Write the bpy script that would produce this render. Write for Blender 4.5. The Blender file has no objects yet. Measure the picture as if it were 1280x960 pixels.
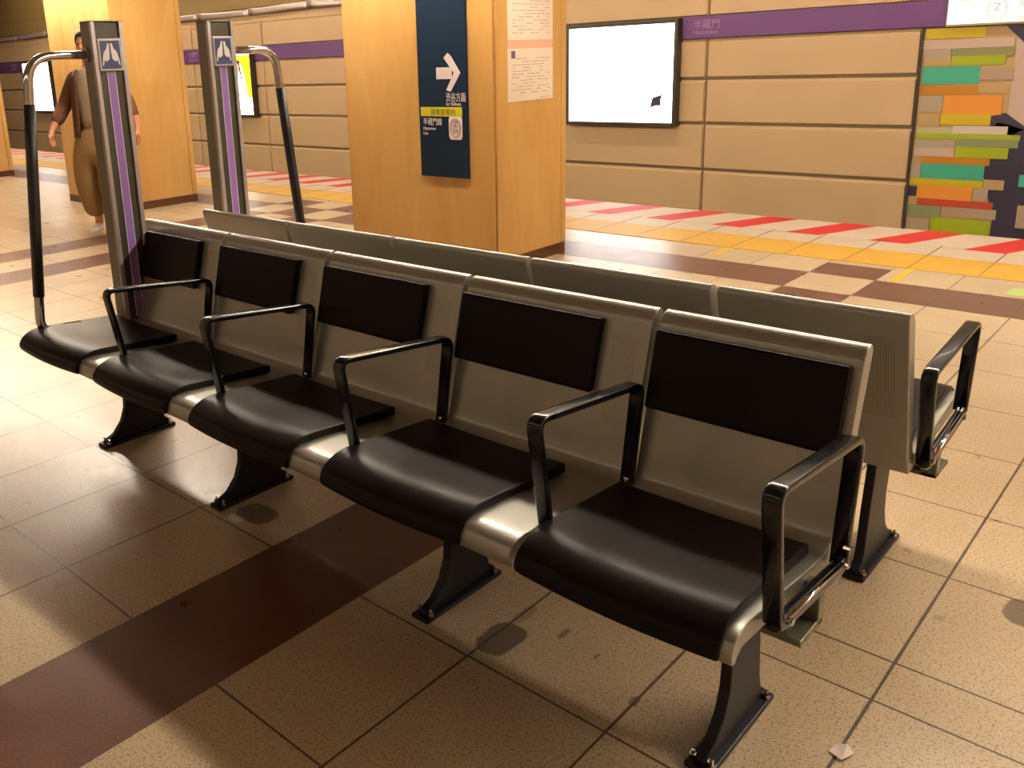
import bpy, bmesh, math, random
from mathutils import Vector, Matrix
random.seed(7)
S = bpy.context.scene
C = S.collection
# ---------------------------------------------------------------- camera
cd = bpy.data.cameras.new('camera'); cam = bpy.data.objects.new('camera', cd); C.objects.link(cam)
S.camera = cam
RM = ((0.71738478, 0.69539419, -0.04226113), (0.14780784, -0.21120093, -0.96620236), (-0.6808171, 0.68689234, -0.25429705))
M3 = Matrix((RM[0], [-v for v in RM[1]], [-v for v in RM[2]])).transposed()
cam.matrix_world = Matrix.Translation((0, 0, 1.5)) @ M3.to_4x4()
cd.sensor_width = 36; cd.lens = 1111.61 / 1280 * 36
cd.shift_x = (640 - 503.3) / 1280; cd.shift_y = (365.2 - 480) / 1280
cd.clip_start = .05; cd.clip_end = 200
# ---------------------------------------------------------------- light and exposure
S.view_settings.view_transform = 'Standard'
try: S.view_settings.look = 'None'
except Exception: pass
S.view_settings.gamma = 1; S.view_settings.use_curve_mapping = False
S.view_settings.exposure = 0.0
LAMP_COL = (1, .87, .70)
ROWS = [(-2.6, 11.0, -22, 5.5), (2.4, 5.0, -8.4, -5.9), (4.24, 114.0, -22, 5.5), (6.6, 12.0, -22, 5.5)]       # y of each tube row under the ceiling, strength, x range
TRACK = 66.0
W = bpy.data.worlds.new('world'); S.world = W; W.use_nodes = True
W.node_tree.nodes['Background'].inputs[0].default_value = (1, .80, .55, 1)
W.node_tree.nodes['Background'].inputs[1].default_value = .04
CEIL = 3.0

# ---------------------------------------------------------------- helpers
def new_mat(name, color, rough=.5, metal=0., bump=0., bscale=200., var=0., vscale=6., emit=None, estr=0., coat=0., spec=None):
    m = bpy.data.materials.new(name); m.use_nodes = True
    n, l = m.node_tree.nodes, m.node_tree.links
    b = n['Principled BSDF']
    b.inputs['Base Color'].default_value = (*color, 1); b.inputs['Roughness'].default_value = rough
    b.inputs['Metallic'].default_value = metal; b.inputs['Coat Weight'].default_value = coat
    if spec is not None: b.inputs['Specular IOR Level'].default_value = spec
    tc = n.new('ShaderNodeTexCoord')
    if var:
        t = n.new('ShaderNodeTexNoise'); t.inputs['Scale'].default_value = vscale; t.inputs['Detail'].default_value = 4
        l.new(tc.outputs['Object'], t.inputs['Vector'])
        mx = n.new('ShaderNodeMix'); mx.data_type = 'RGBA'
        mx.inputs[6].default_value = (*[c*(1-var) for c in color], 1); mx.inputs[7].default_value = (*[min(1, c*(1+var)) for c in color], 1)
        l.new(t.outputs[0], mx.inputs[0]); l.new(mx.outputs[2], b.inputs['Base Color'])
    if bump:
        t = n.new('ShaderNodeTexNoise'); t.inputs['Scale'].default_value = bscale; t.inputs['Detail'].default_value = 3
        l.new(tc.outputs['Object'], t.inputs['Vector'])
        bp = n.new('ShaderNodeBump'); bp.inputs['Strength'].default_value = bump; bp.inputs['Distance'].default_value = .002
        l.new(t.outputs[0], bp.inputs['Height']); l.new(bp.outputs[0], b.inputs['Normal'])
    if emit:
        b.inputs['Emission Color'].default_value = (*emit, 1); b.inputs['Emission Strength'].default_value = estr
    return m

def link(name, bm, mats, parent=None, smooth=False, bevel=0., seg=2, fix=True):
    if fix: bmesh.ops.recalc_face_normals(bm, faces=bm.faces)
    me = bpy.data.meshes.new(name); bm.to_mesh(me); bm.free()
    if not isinstance(mats, (list, tuple)): mats = [mats]
    for m in mats: me.materials.append(m)
    o = bpy.data.objects.new(name, me); C.objects.link(o)
    if parent is not None:
        o.parent = parent; o.matrix_parent_inverse = parent_inv(parent)
    if smooth:
        for p in me.polygons: p.use_smooth = True
    if bevel:
        md = o.modifiers.new('bevel', 'BEVEL'); md.width = bevel; md.segments = seg; md.limit_method = 'ANGLE'; md.angle_limit = .6
        md.harden_normals = False
    return o

def world_of(o):
    m = Matrix.Translation(o.location) @ o.rotation_euler.to_matrix().to_4x4()
    return (world_of(o.parent) @ o.matrix_parent_inverse @ m) if o.parent else m
def parent_inv(p): return world_of(p).inverted()

def thing(name, label, cat, loc, group=None):
    o = bpy.data.objects.new(name, None); C.objects.link(o); o.location = loc; o.empty_display_size = .1
    o['label'] = label; o['category'] = cat
    if group: o['group'] = group
    return o
def tag(o, label, cat, group=None):
    o['label'] = label; o['category'] = cat
    if group: o['group'] = group
    return o
def struct(o): o['kind'] = 'structure'; return o

def box(bm, x0, x1, y0, y1, z0, z1, mi=0):
    vs = [bm.verts.new((x, y, z)) for x in (x0, x1) for y in (y0, y1) for z in (z0, z1)]
    for q in ((0, 1, 3, 2), (4, 6, 7, 5), (0, 4, 5, 1), (2, 3, 7, 6), (0, 2, 6, 4), (1, 5, 7, 3)):
        f = bm.faces.new([vs[i] for i in q]); f.material_index = mi
def bx(*a):
    bm = bmesh.new(); box(bm, *a); return bm
def prism_x(bm, pts, x0, x1, mi=0):
    """polygon in (y,z) extruded along x"""
    a = [bm.verts.new((x0, y, z)) for y, z in pts]; b = [bm.verts.new((x1, y, z)) for y, z in pts]
    n = len(pts)
    for i in range(n): bm.faces.new((a[i], a[(i+1) % n], b[(i+1) % n], b[i])).material_index = mi
    bm.faces.new(a).material_index = mi; bm.faces.new(b[::-1]).material_index = mi
def prism_y(bm, pts, y0, y1, mi=0):
    """polygon in (x,z) extruded along y"""
    a = [bm.verts.new((x, y0, z)) for x, z in pts]; b = [bm.verts.new((x, y1, z)) for x, z in pts]
    n = len(pts)
    for i in range(n): bm.faces.new((a[i], a[(i+1) % n], b[(i+1) % n], b[i])).material_index = mi
    bm.faces.new(a).material_index = mi; bm.faces.new(b[::-1]).material_index = mi
def tube(bm, pts, rx, ry=None, seg=12, power=2.0, up=Vector((1, 0, 0)), mi=0):
    """swept (super)elliptic bar; 'up' is the cross-section's first axis, with half width rx; ry across"""
    ry = ry or rx; pts = [Vector(p) for p in pts]; rings = []
    for i, p in enumerate(pts):
        d = (pts[min(i+1, len(pts)-1)] - pts[max(i-1, 0)]).normalized()
        u = (up - d * up.dot(d)).normalized(); v = d.cross(u)
        # mitre compensation in the bends
        if 0 < i < len(pts)-1:
            c = max(.5, ((pts[i+1]-p).normalized()).dot(d)); k = 1/c
        else: k = 1
        r = []
        for j in range(seg):
            a = 2*math.pi*(j+.5)/seg; ca, sa = math.cos(a), math.sin(a)
            ex = math.copysign(abs(ca)**(2/power), ca); ey = math.copysign(abs(sa)**(2/power), sa)
            r.append(bm.verts.new(p + u*rx*ex + v*ry*ey*k))
        rings.append(r)
    for a, b in zip(rings, rings[1:]):
        for j in range(seg): bm.faces.new((a[j], a[(j+1) % seg], b[(j+1) % seg], b[j])).material_index = mi
    bm.faces.new(rings[0][::-1]).material_index = mi; bm.faces.new(rings[-1]).material_index = mi
def rounded(pts, r, n=5):
    """polyline with its inner corners replaced by arcs-like quadratic fillets"""
    P = [Vector(p) for p in pts]; out = [P[0]]
    rr = r if isinstance(r, (list, tuple)) else [r]*(len(P)-2)
    for i in range(1, len(P)-1):
        a = (P[i-1]-P[i]); b = (P[i+1]-P[i]); R = min(rr[i-1], a.length*.49, b.length*.49)
        s = P[i] + a.normalized()*R; e = P[i] + b.normalized()*R
        for k in range(n+1):
            t = k/n; out.append(s*(1-t)**2 + P[i]*2*t*(1-t) + e*t*t)
    out.append(P[-1]); return out
def cyl(bm, c, r, h, axis='z', seg=12, mi=0):
    c = Vector(c); d = {'x': Vector((1, 0, 0)), 'y': Vector((0, 1, 0)), 'z': Vector((0, 0, 1))}[axis]
    up = Vector((1, 0, 0)) if axis != 'x' else Vector((0, 1, 0))
    tube(bm, [c, c + d*h], r, r, seg=seg, up=up, mi=mi)
def text_mesh(name, s, m, parent, loc, rot, size, shear=0., align='LEFT', sx=1.):
    cu = bpy.data.curves.new(name, 'FONT'); cu.body = s; cu.size = size; cu.extrude = .0008; cu.shear = shear; cu.align_x = align
    t = bpy.data.objects.new(name + '_source', cu); C.objects.link(t)
    bpy.context.view_layer.update()
    dg = bpy.context.evaluated_depsgraph_get(); me = bpy.data.meshes.new_from_object(t.evaluated_get(dg))
    bpy.data.objects.remove(t); bpy.data.curves.remove(cu)
    R = Matrix.Translation(loc) @ rot.to_4x4() @ Matrix.Diagonal((sx, 1, 1, 1))
    me.transform(R); me.materials.clear(); me.materials.append(m)
    o = bpy.data.objects.new(name, me); C.objects.link(o)
    if parent is not None: o.parent = parent; o.matrix_parent_inverse = parent_inv(parent)
    return o
ROT_FRONT = Matrix(((1, 0, 0), (0, 0, -1), (0, 1, 0)))                  # text facing -y
ROT_SIDE = Matrix(((0, 0, 1), (1, 0, 0), (0, 1, 0)))                    # text facing +x, reading towards +y

# ---------------------------------------------------------------- materials
M = {}
M['shell'] = new_mat('satin_silver', (.33, .315, .275), .38, .55, bump=.02, bscale=300, var=.03, coat=.5)
M['shell'].node_tree.nodes['Principled BSDF'].inputs['Coat Roughness'].default_value = .14
M['pad'] = new_mat('dark_vinyl', (.010, .0068, .0055), .33, 0, bump=.06, bscale=420, var=.1, spec=.08)
M['gloss'] = new_mat('gloss_black', (.005, .005, .007), .20, 0, coat=.15, spec=.35)
M['leg'] = new_mat('black_steel', (.009, .0075, .009), .42, 0, var=.2, spec=.3)
M['chrome'] = new_mat('chrome', (.62, .58, .58), .12, 1.)
M['steel'] = new_mat('brushed_steel', (.34, .32, .27), .38, .8, bump=.03, var=.05)
M['bracket'] = new_mat('painted_bracket', (.16, .15, .10), .4, .5)
M['post'] = new_mat('post_grey', (.20, .18, .13), .42, .45, var=.05)
M['post_edge'] = new_mat('post_trim', (.45, .40, .38), .35, .6)
M['post_dark'] = new_mat('post_panel', (.060, .050, .032), .4, .3)
M['grip'] = new_mat('black_grip', (.008, .007, .007), .5)
M['purple'] = new_mat('purple', (.155, .05, .20), .45, var=.05)
M['purple_bright'] = new_mat('purple_stripe', (.30, .15, .46), .4)
M['white_line'] = new_mat('white_line', (.8, .7, .85), .4)
M['blue'] = new_mat('icon_blue', (.045, .06, .16), .3)
M['white'] = new_mat('white_paint', (.80, .74, .70), .5)
M['navy'] = new_mat('navy_panel', (.004, .014, .032), .5, var=.1, spec=.15)
M['sign_yellow'] = new_mat('sign_yellow', (.50, .45, .01), .5)
M['sign_white'] = new_mat('sign_white', (.60, .50, .50), .5)
M['paper'] = new_mat('paper', (.66, .54, .42), .6, var=.05)
M['paper_pink'] = new_mat('pink_margin', (.70, .36, .24), .6)
M['ink'] = new_mat('ink', (.38, .30, .26), .6)
M['ink_purple'] = new_mat('ink_purple', (.12, .08, .16), .6)
M['frame'] = new_mat('box_frame', (.06, .05, .035), .4, .3)
M['skin'] = new_mat('skin', (.62, .27, .15), .5)
M['hair'] = new_mat('hair', (.012, .007, .006), .5)
M['jacket'] = new_mat('brown_jacket', (.12, .045, .02), .8, var=.4, vscale=14)
M['shirt'] = new_mat('pale_shirt', (.36, .28, .20), .8, var=.15)
M['trousers'] = new_mat('khaki_cloth', (.30, .19, .07), .85, var=.2, vscale=9)
M['shoe'] = new_mat('white_canvas', (.75, .68, .62), .7)
M['shoe_dark'] = new_mat('black_shoe', (.02, .017, .02), .5)
M['rail'] = new_mat('cable_cover', (.62, .50, .44), .25, .55, bump=.6, bscale=5)
M['ceil'] = new_mat('ceiling_paint', (.34, .29, .22), .8, var=.05)
M['plain'] = new_mat('far_wall_tile', (.62, .50, .36), .5, var=.06)
M['track'] = new_mat('track_bed', (.06, .05, .04), .9, var=.3)
M['skirt'] = new_mat('brown_skirting', (.085, .032, .012), .35, var=.1)

def silver_dots():
    """satin silver sheet with punched dots in the strip beside each back cushion"""
    m = M['shell'].copy(); m.name = 'satin_silver_perforated'; n, l = m.node_tree.nodes, m.node_tree.links
    b = n['Principled BSDF']; src = b.inputs['Base Color'].links[0].from_socket
    tc = n.new('ShaderNodeTexCoord'); sp = n.new('ShaderNodeSeparateXYZ'); l.new(tc.outputs['Object'], sp.inputs[0])
    def mth(op, a, bb=None, cc=None):
        k = n.new('ShaderNodeMath'); k.operation = op
        for i, v in enumerate((a, bb, cc)):
            if v is None: continue
            if isinstance(v, (int, float)): k.inputs[i].default_value = v
            else: l.new(v, k.inputs[i])
        return k.outputs[0]
    P = .0062
    def cell(o, off=0.): return mth('ABSOLUTE', mth('SUBTRACT', mth('FRACT', mth('ADD', mth('DIVIDE', o, P), off)), .5))
    x, z = sp.outputs[0], sp.outputs[2]
    dx, dz = cell(x), cell(z)
    r2 = mth('ADD', mth('MULTIPLY', dx, dx), mth('MULTIPLY', dz, dz))
    hole = mth('LESS_THAN', r2, .075)
    # strips given by the local x of the sheet (origin = its right end)
    a = mth('COMPARE', x, -.068, .038)
    zz = mth('COMPARE', z, .665, .115)
    msk = mth('MULTIPLY', hole, mth('MULTIPLY', a, zz))
    mx = n.new('ShaderNodeMix'); mx.data_type = 'RGBA'; l.new(mth('MULTIPLY', msk, .55), mx.inputs[0]); l.new(src, mx.inputs[6]); mx.inputs[7].default_value = (.10, .09, .07, 1)
    l.new(mx.outputs[2], b.inputs['Base Color'])
    return m
M['shell_dots'] = silver_dots()

def wood_mat():
    m = bpy.data.materials.new('ochre_stone'); m.use_nodes = True; n, l = m.node_tree.nodes, m.node_tree.links
    b = n['Principled BSDF']; b.inputs['Roughness'].default_value = .42
    tc = n.new('ShaderNodeTexCoord'); mp = n.new('ShaderNodeMapping'); mp.inputs['Scale'].default_value = (2.2, 2.2, .55); mp.inputs['Rotation'].default_value = (.2, .25, 0)
    l.new(tc.outputs['Object'], mp.inputs[0])
    t = n.new('ShaderNodeTexNoise'); t.inputs['Scale'].default_value = 2.0; t.inputs['Detail'].default_value = 8; t.inputs['Distortion'].default_value = .8
    l.new(mp.outputs[0], t.inputs['Vector'])
    r = n.new('ShaderNodeValToRGB'); e = r.color_ramp.elements
    e[0].position = .3; e[0].color = (.49, .255, .068, 1); e[1].position = .72; e[1].color = (.60, .35, .112, 1)
    l.new(t.outputs[0], r.inputs[0])
    t2 = n.new('ShaderNodeTexNoise'); t2.inputs['Scale'].default_value = 120; t2.inputs['Detail'].default_value = 2; l.new(mp.outputs[0], t2.inputs['Vector'])
    mx = n.new('ShaderNodeMix'); mx.data_type = 'RGBA'; mx.blend_type = 'MULTIPLY'; mx.inputs[0].default_value = .25
    l.new(r.outputs[0], mx.inputs[6]); l.new(t2.outputs[1], mx.inputs[7])
    mx2 = n.new('ShaderNodeMix'); mx2.data_type = 'RGBA'; mx2.inputs[0].default_value = .25; l.new(mx.outputs[2], mx2.inputs[6]); l.new(r.outputs[0], mx2.inputs[7])
    l.new(mx2.outputs[2], b.inputs['Base Color'])
    return m
M['column'] = wood_mat()
M['wallpanel'] = new_mat('beige_wall_panel', (.60, .405, .215), .42, var=.06, vscale=1.5, bump=.1, bscale=30)
M['wallgap'] = new_mat('wall_joint', (.20, .13, .06), .6)

def floor_mat():
    m = bpy.data.materials.new('terrazzo_tiles'); m.use_nodes = True; n, l = m.node_tree.nodes, m.node_tree.links
    b = n['Principled BSDF']
    tc = n.new('ShaderNodeTexCoord'); sp = n.new('ShaderNodeSeparateXYZ'); l.new(tc.outputs['Object'], sp.inputs[0]); x, y = sp.outputs[0], sp.outputs[1]
    def mth(op, a, bb=None, cc=None):
        k = n.new('ShaderNodeMath'); k.operation = op
        for i, v in enumerate((a, bb, cc)):
            if v is None: continue
            if isinstance(v, (int, float)): k.inputs[i].default_value = v
            else: l.new(v, k.inputs[i])
        return k.outputs[0]
    def band(v, lo, hi): return mth('COMPARE', v, (lo+hi)/2, (hi-lo)/2)
    def inv(v): return mth('SUBTRACT', 1., v)
    def period(v, off, p):     # distance to the nearest of a family of lines
        f = mth('FRACT', mth('ADD', mth('DIVIDE', mth('SUBTRACT', v, off), p), .5))
        return mth('MULTIPLY', mth('ABSOLUTE', mth('SUBTRACT', f, .5)), p)
    PX = .4082
    dx = period(x, -.490, PX)
    near = mth('LESS_THAN', y, 2.08); far = band(y, 2.9, 5.75)
    dyn = mth('ADD', period(y, 1.995, .4975), mth('MULTIPLY', inv(near), 9.))
    dyf = mth('ADD', period(y, 3.1, .494), mth('MULTIPLY', inv(far), 9.))
    dy = mth('MINIMUM', dyn, dyf)
    for v in (2.168, 2.656, 6.02, 6.45): dy = mth('MINIMUM', dy, mth('ABSOLUTE', mth('SUBTRACT', y, v)))
    # brown strips
    strips = band(x, -2.122, -1.714)
    for k in (-7.018, -7.836): strips = mth('MAXIMUM', strips, band(x, k, k+.408))
    row = band(y, 5.57, 6.02)
    lim = mth('LESS_THAN', y, 6.36)
    brown = mth('MULTIPLY', mth('ABSOLUTE', mth('SUBTRACT', strips, row)), lim)
    # colours
    ix = mth('FLOOR', mth('DIVIDE', mth('SUBTRACT', x, -.490), PX)); iy = mth('FLOOR', mth('DIVIDE', mth('SUBTRACT', y, 1.995), .4975))
    cb = n.new('ShaderNodeCombineXYZ'); l.new(ix, cb.inputs[0]); l.new(iy, cb.inputs[1])
    wn = n.new('ShaderNodeTexWhiteNoise'); wn.noise_dimensions = '3D'; l.new(cb.outputs[0], wn.inputs['Vector'])
    def noise(s, d=3, r=.6):
        t = n.new('ShaderNodeTexNoise'); t.inputs['Scale'].default_value = s; t.inputs['Detail'].default_value = d; t.inputs['Roughness'].default_value = r
        l.new(tc.outputs['Object'], t.inputs['Vector']); return t.outputs[0]
    def ramp(f, a, ca, bpos, cb_):
        r = n.new('ShaderNodeValToRGB'); e = r.color_ramp.elements; e[0].position = a; e[0].color = (*ca, 1); e[1].position = bpos; e[1].color = (*cb_, 1)
        l.new(f, r.inputs[0]); return r.outputs[0]
    def mix(f, a, bb, mode='MIX'):
        k = n.new('ShaderNodeMix'); k.data_type = 'RGBA'; k.blend_type = mode
        if isinstance(f, (int, float)): k.inputs[0].default_value = f
        else: l.new(f, k.inputs[0])
        for i, v in ((6, a), (7, bb)):
            if isinstance(v, tuple): k.inputs[i].default_value = (*v, 1)
            else: l.new(v, k.inputs[i])
        return k.outputs[2]
    base = ramp(noise(2.2, 4), .3, (.52, .39, .25), .7, (.62, .48, .325))
    tile = mix(mth('MULTIPLY', wn.outputs[0], .22), base, (.42, .32, .19))
    specks = ramp(noise(150, 2, .5), .38, (.36, .27, .17), .46, (1, 1, 1))
    specks2 = ramp(noise(150, 2, .6), .56, (1, 1, 1), .70, (1.0, 1.0, 1.0))
    tile = mix(.6, tile, specks, 'MULTIPLY')
    grain = ramp(noise(230, 2, .7), .35, (.72, .70, .66), .62, (1, 1, 1)); tile = mix(.8, tile, grain, 'MULTIPLY')
    br = ramp(noise(3., 5), .3, (.105, .040, .026), .7, (.15, .062, .042))
    br = mix(.6, br, ramp(noise(120, 2), .36, (.5, .45, .4), .5, (1, 1, 1)), 'MULTIPLY')
    col = mix(brown, tile, br)
    # grout: dirtier and wider in places
    g = noise(4., 3); wd = mth('ADD', mth('MULTIPLY', g, .004), .0012)
    gx = mth('LESS_THAN', dx, mth('MULTIPLY', wd, 1.15)); gy = mth('LESS_THAN', dy, wd)
    gx = mth('MULTIPLY', gx, inv(strips))
    gr = mth('MULTIPLY', mth('MAXIMUM', gx, gy), mth('SUBTRACT', .95, mth('MULTIPLY', brown, .45)))
    gr = mth('MULTIPLY', gr, mth('LESS_THAN', y, 6.5))
    col = mix(gr, col, (.055, .035, .018))
    # stains with a shape of their own
    def blob(cx, cy, rx_, ry_, soft=.35, p=3.):
        a = mth('POWER', mth('ABSOLUTE', mth('DIVIDE', mth('SUBTRACT', x, cx), rx_)), p); c = mth('POWER', mth('ABSOLUTE', mth('DIVIDE', mth('SUBTRACT', y, cy), ry_)), p)
        s = mth('ADD', mth('ADD', a, c), mth('MULTIPLY', mth('SUBTRACT', noise(16, 3), .5), 1.2))
        k = n.new('ShaderNodeMapRange'); k.inputs[1].default_value = 1.; k.inputs[2].default_value = 1.-soft; l.new(s, k.inputs[0]); return k.outputs[0]
    for cx, cy, rx_, ry_, st in ((-1.285, 1.61, .055, .075, .8), (-2.34, 1.60, .085, .055, .7), (-.29, 2.6, .055, .075, .75), (-1.17, 1.735, .009, .028, .6), (-1.30, 1.74, .02, .05, .35), (-.90, 1.63, .012, .02, .6), (-1.055, 1.71, .006, .012, .6)):
        col = mix(mth('MULTIPLY', blob(cx, cy, rx_, ry_), st), col, (.050, .030, .022))
    l.new(col, b.inputs['Base Color'])
    ro = n.new('ShaderNodeMapRange'); l.new(noise(6, 4), ro.inputs[0]); ro.inputs[1].default_value = .3; ro.inputs[2].default_value = .7; ro.inputs[3].default_value = .27; ro.inputs[4].default_value = .33
    l.new(ro.outputs[0], b.inputs['Roughness'])
    bp = n.new('ShaderNodeBump'); bp.inputs['Strength'].default_value = .12; bp.inputs['Distance'].default_value = .0006; l.new(noise(120, 2), bp.inputs['Height'])
    gb = n.new('ShaderNodeBump'); gb.inputs['Strength'].default_value = .5; gb.inputs['Distance'].default_value = .002; gb.invert = True
    l.new(gr, gb.inputs['Height']); l.new(bp.outputs[0], gb.inputs['Normal']); l.new(gb.outputs[0], b.inputs['Normal'])
    return m
M['floor'] = floor_mat()

# ---------------------------------------------------------------- setting
XL, XR, YB, EDGE, WY = -34., 7., -6., 7.83, 11.5
struct(link('floor', bx(XL, XR, YB, EDGE, -.25, 0), M['floor']))
struct(link('trim_1', bx(XL, XR, EDGE-.25, EDGE-.05, -1.2, -.25), M['plain']))
struct(link('track_bed', bx(XL, XR, EDGE-.05, WY+.2, -1.35, -1.2), M['track']))
for k in (0, 1):       # running rails
    yy = 9.1 + k*1.07
    bm = bmesh.new(); prism_x(bm, [(yy-.06, -1.2), (yy+.06, -1.2), (yy+.06, -1.185), (yy+.01, -1.17), (yy+.01, -1.09), (yy+.033, -1.08), (yy+.033, -1.05), (yy-.033, -1.05), (yy-.033, -1.08), (yy-.01, -1.09), (yy-.01, -1.17), (yy-.06, -1.185)], XL, XR)
    struct(link('trim_%d' % (2+k), bm, M['steel']))
struct(link('ceiling', bx(XL, XR, YB, EDGE, CEIL, CEIL+.2), M['ceil']))
struct(link('ceiling_track', bx(XL, XR, EDGE, WY+.2, 4.4, 4.6), M['ceil']))
bm = bmesh.new(); box(bm, XL, XR, EDGE, EDGE+.1, CEIL, 4.4); struct(link('trim_4', bm, M['ceil']))
struct(link('wall_front', bx(XL, XR, YB-.2, YB, -.25, CEIL), M['plain']))
struct(link('wall_left', bx(XL-.2, XL, YB, WY+.2, -1.3, 4.4), M['plain']))
struct(link('wall_right', bx(XR, XR+.2, YB, WY+.2, -1.3, 4.4), M['plain']))

# trackside wall: clad in long lapped panels
bm = bmesh.new(); box(bm, XL, XR, WY, WY+.2, -1.3, 4.4, 1)
joints = [XL, -24.55, -19.8, -17.6, -15.05, -10.3, -5.55, -3.02]
lev = [(-1.28, -.735), (-.70, -.150), (-.115, .465), (.50, 1.05), (1.085, 1.575), (1.87, 2.33)]
def panel(x0, x1, z0, z1):
    g = .012
    a = [(x0+g, WY, z0), (x1-g, WY, z0), (x1-g, WY, z1), (x0+g, WY, z1)]
    bt, bs = .035, .012
    c = [(x0+g+bs, WY-.035, z0+.012), (x1-g-bs, WY-.035, z0+.012), (x1-g-bs, WY-.035, z1-bt), (x0+g+bs, WY-.035, z1-bt)]
    A = [bm.verts.new(p) for p in a]; B = [bm.verts.new(p) for p in c]
    for i in range(4): bm.faces.new((A[i], A[(i+1) % 4], B[(i+1) % 4], B[i]))
    bm.faces.new(B)
for x0, x1 in zip(joints, joints[1:]):
    for z0, z1 in lev: panel(x0, x1, z0, z1)
panel(-3.02, XR, 1.87, 2.33); 
for z0, z1 in lev[:5]: panel(-.95, XR, z0, z1)
box(bm, XL, XR, WY-.02, WY, 2.33, 2.46)
struct(link('wall_back', bm, [M['wallpanel'], M['wallgap']], fix=True))
bm = bmesh.new(); box(bm, XL, XR, WY-.02, WY, 2.62, 4.38)
struct(link('trim_5', bm, new_mat('olive_upper_wall', (.26, .17, .05), .6, var=.1)))
bm = bmesh.new(); box(bm, XL, XR, WY-.03, WY-.0, 2.95, 2.99); struct(link('trim_6', bm, M['wallgap']))
# cable cover along the wall: slightly wavy sections
t = thing('cable_cover', 'pale shiny cable cover running along the track wall above the panels', 'cable cover', (-14, WY, 2.47))
xs = -32.
while xs < 6:
    x1 = xs + 1.85
    pts = []; n = 10
    for i in range(n+1):
        f = i/n; pts.append((xs + (x1-xs)*f - .012*(f > .99), WY-.06, 2.54 + .014*math.sin(xs*1.7+f*3.) + (.03*(1-f*6) if f < 1/6 else 0)))
    bm = bmesh.new(); tube(bm, pts, .062, .05, seg=16, power=4, up=Vector((0, 0, 1)))
    link('cover_section', bm, M['rail'], t, smooth=True); xs = x1
# purple line band with station name
t = thing('line_band', 'purple line colour band with station name along the track wall', 'wall band', (-16, WY-.04, 1.6))
for a, b_ in ((XL, -26.36), (-24.54, -17.11), (-15.32, -7.68), (-5.90, -2.79)): link('band', bx(a, b_, WY-.055, WY, 1.585, 1.865), M['purple'], t, bevel=.004)
for X0 in (-5.74, -17.75, -27.2):
    text_mesh('station_name', '半蔵門', new_mat('band_text', (.42, .22, .45), .5) if 'band_text' not in bpy.data.materials else bpy.data.materials['band_text'], t, Vector((X0, WY-.0562, 1.715)), ROT_FRONT, .128, sx=.95)
    text_mesh('station_name', 'Hanzomon', bpy.data.materials['band_text'], t, Vector((X0, WY-.0562, 1.635)), ROT_FRONT, .082, sx=.95)

# lit station sign at the end of the band
M['lit_sign'] = new_mat('lit_sign_face', (.9, .88, .8), .3, emit=(1, .95, .84), estr=.75)
t = thing('station_sign', 'white illuminated station sign above the colourful mural', 'sign', (-1.6, WY-.05, 1.59))
link('housing', bx(-2.79, -.6, WY-.10, WY, 1.575, 1.885), new_mat('sign_housing', (.45, .38, .30), .4), t, bevel=.01)
link('lit_face', bx(-2.775, -.615, WY-.106, WY-.10, 1.60, 1.872), M['lit_sign'], t)
mi = new_mat('sign_grey_mark', (.42, .38, .36), .5)
bm = bmesh.new(); ring = [(-2.32 + .085*math.cos(a*math.pi/16), WY-.108, 1.735 + .105*math.sin(a*math.pi/16)) for a in range(33)]
tube(bm, ring, .0035, .0035, seg=6, up=Vector((0, 1, 0))); link('line_emblem_ring', bm, mi, t)
text_mesh('line_emblem_letter', 'Z', mi, t, Vector((-2.355, WY-.1075, 1.72)), ROT_FRONT, .11)
text_mesh('lettering', '永田町', mi, t, Vector((-2.14, WY-.1075, 1.76)), ROT_FRONT, .10)
text_mesh('lettering', 'Nagatacho', mi, t, Vector((-2.17, WY-.1075, 1.63)), ROT_FRONT, .06)
text_mesh('lettering', '半蔵門線', new_mat('sign_pink_mark', (.75, .45, .45), .5), t, Vector((-2.68, WY-.1075, 1.825)), ROT_FRONT, .05)

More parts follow.
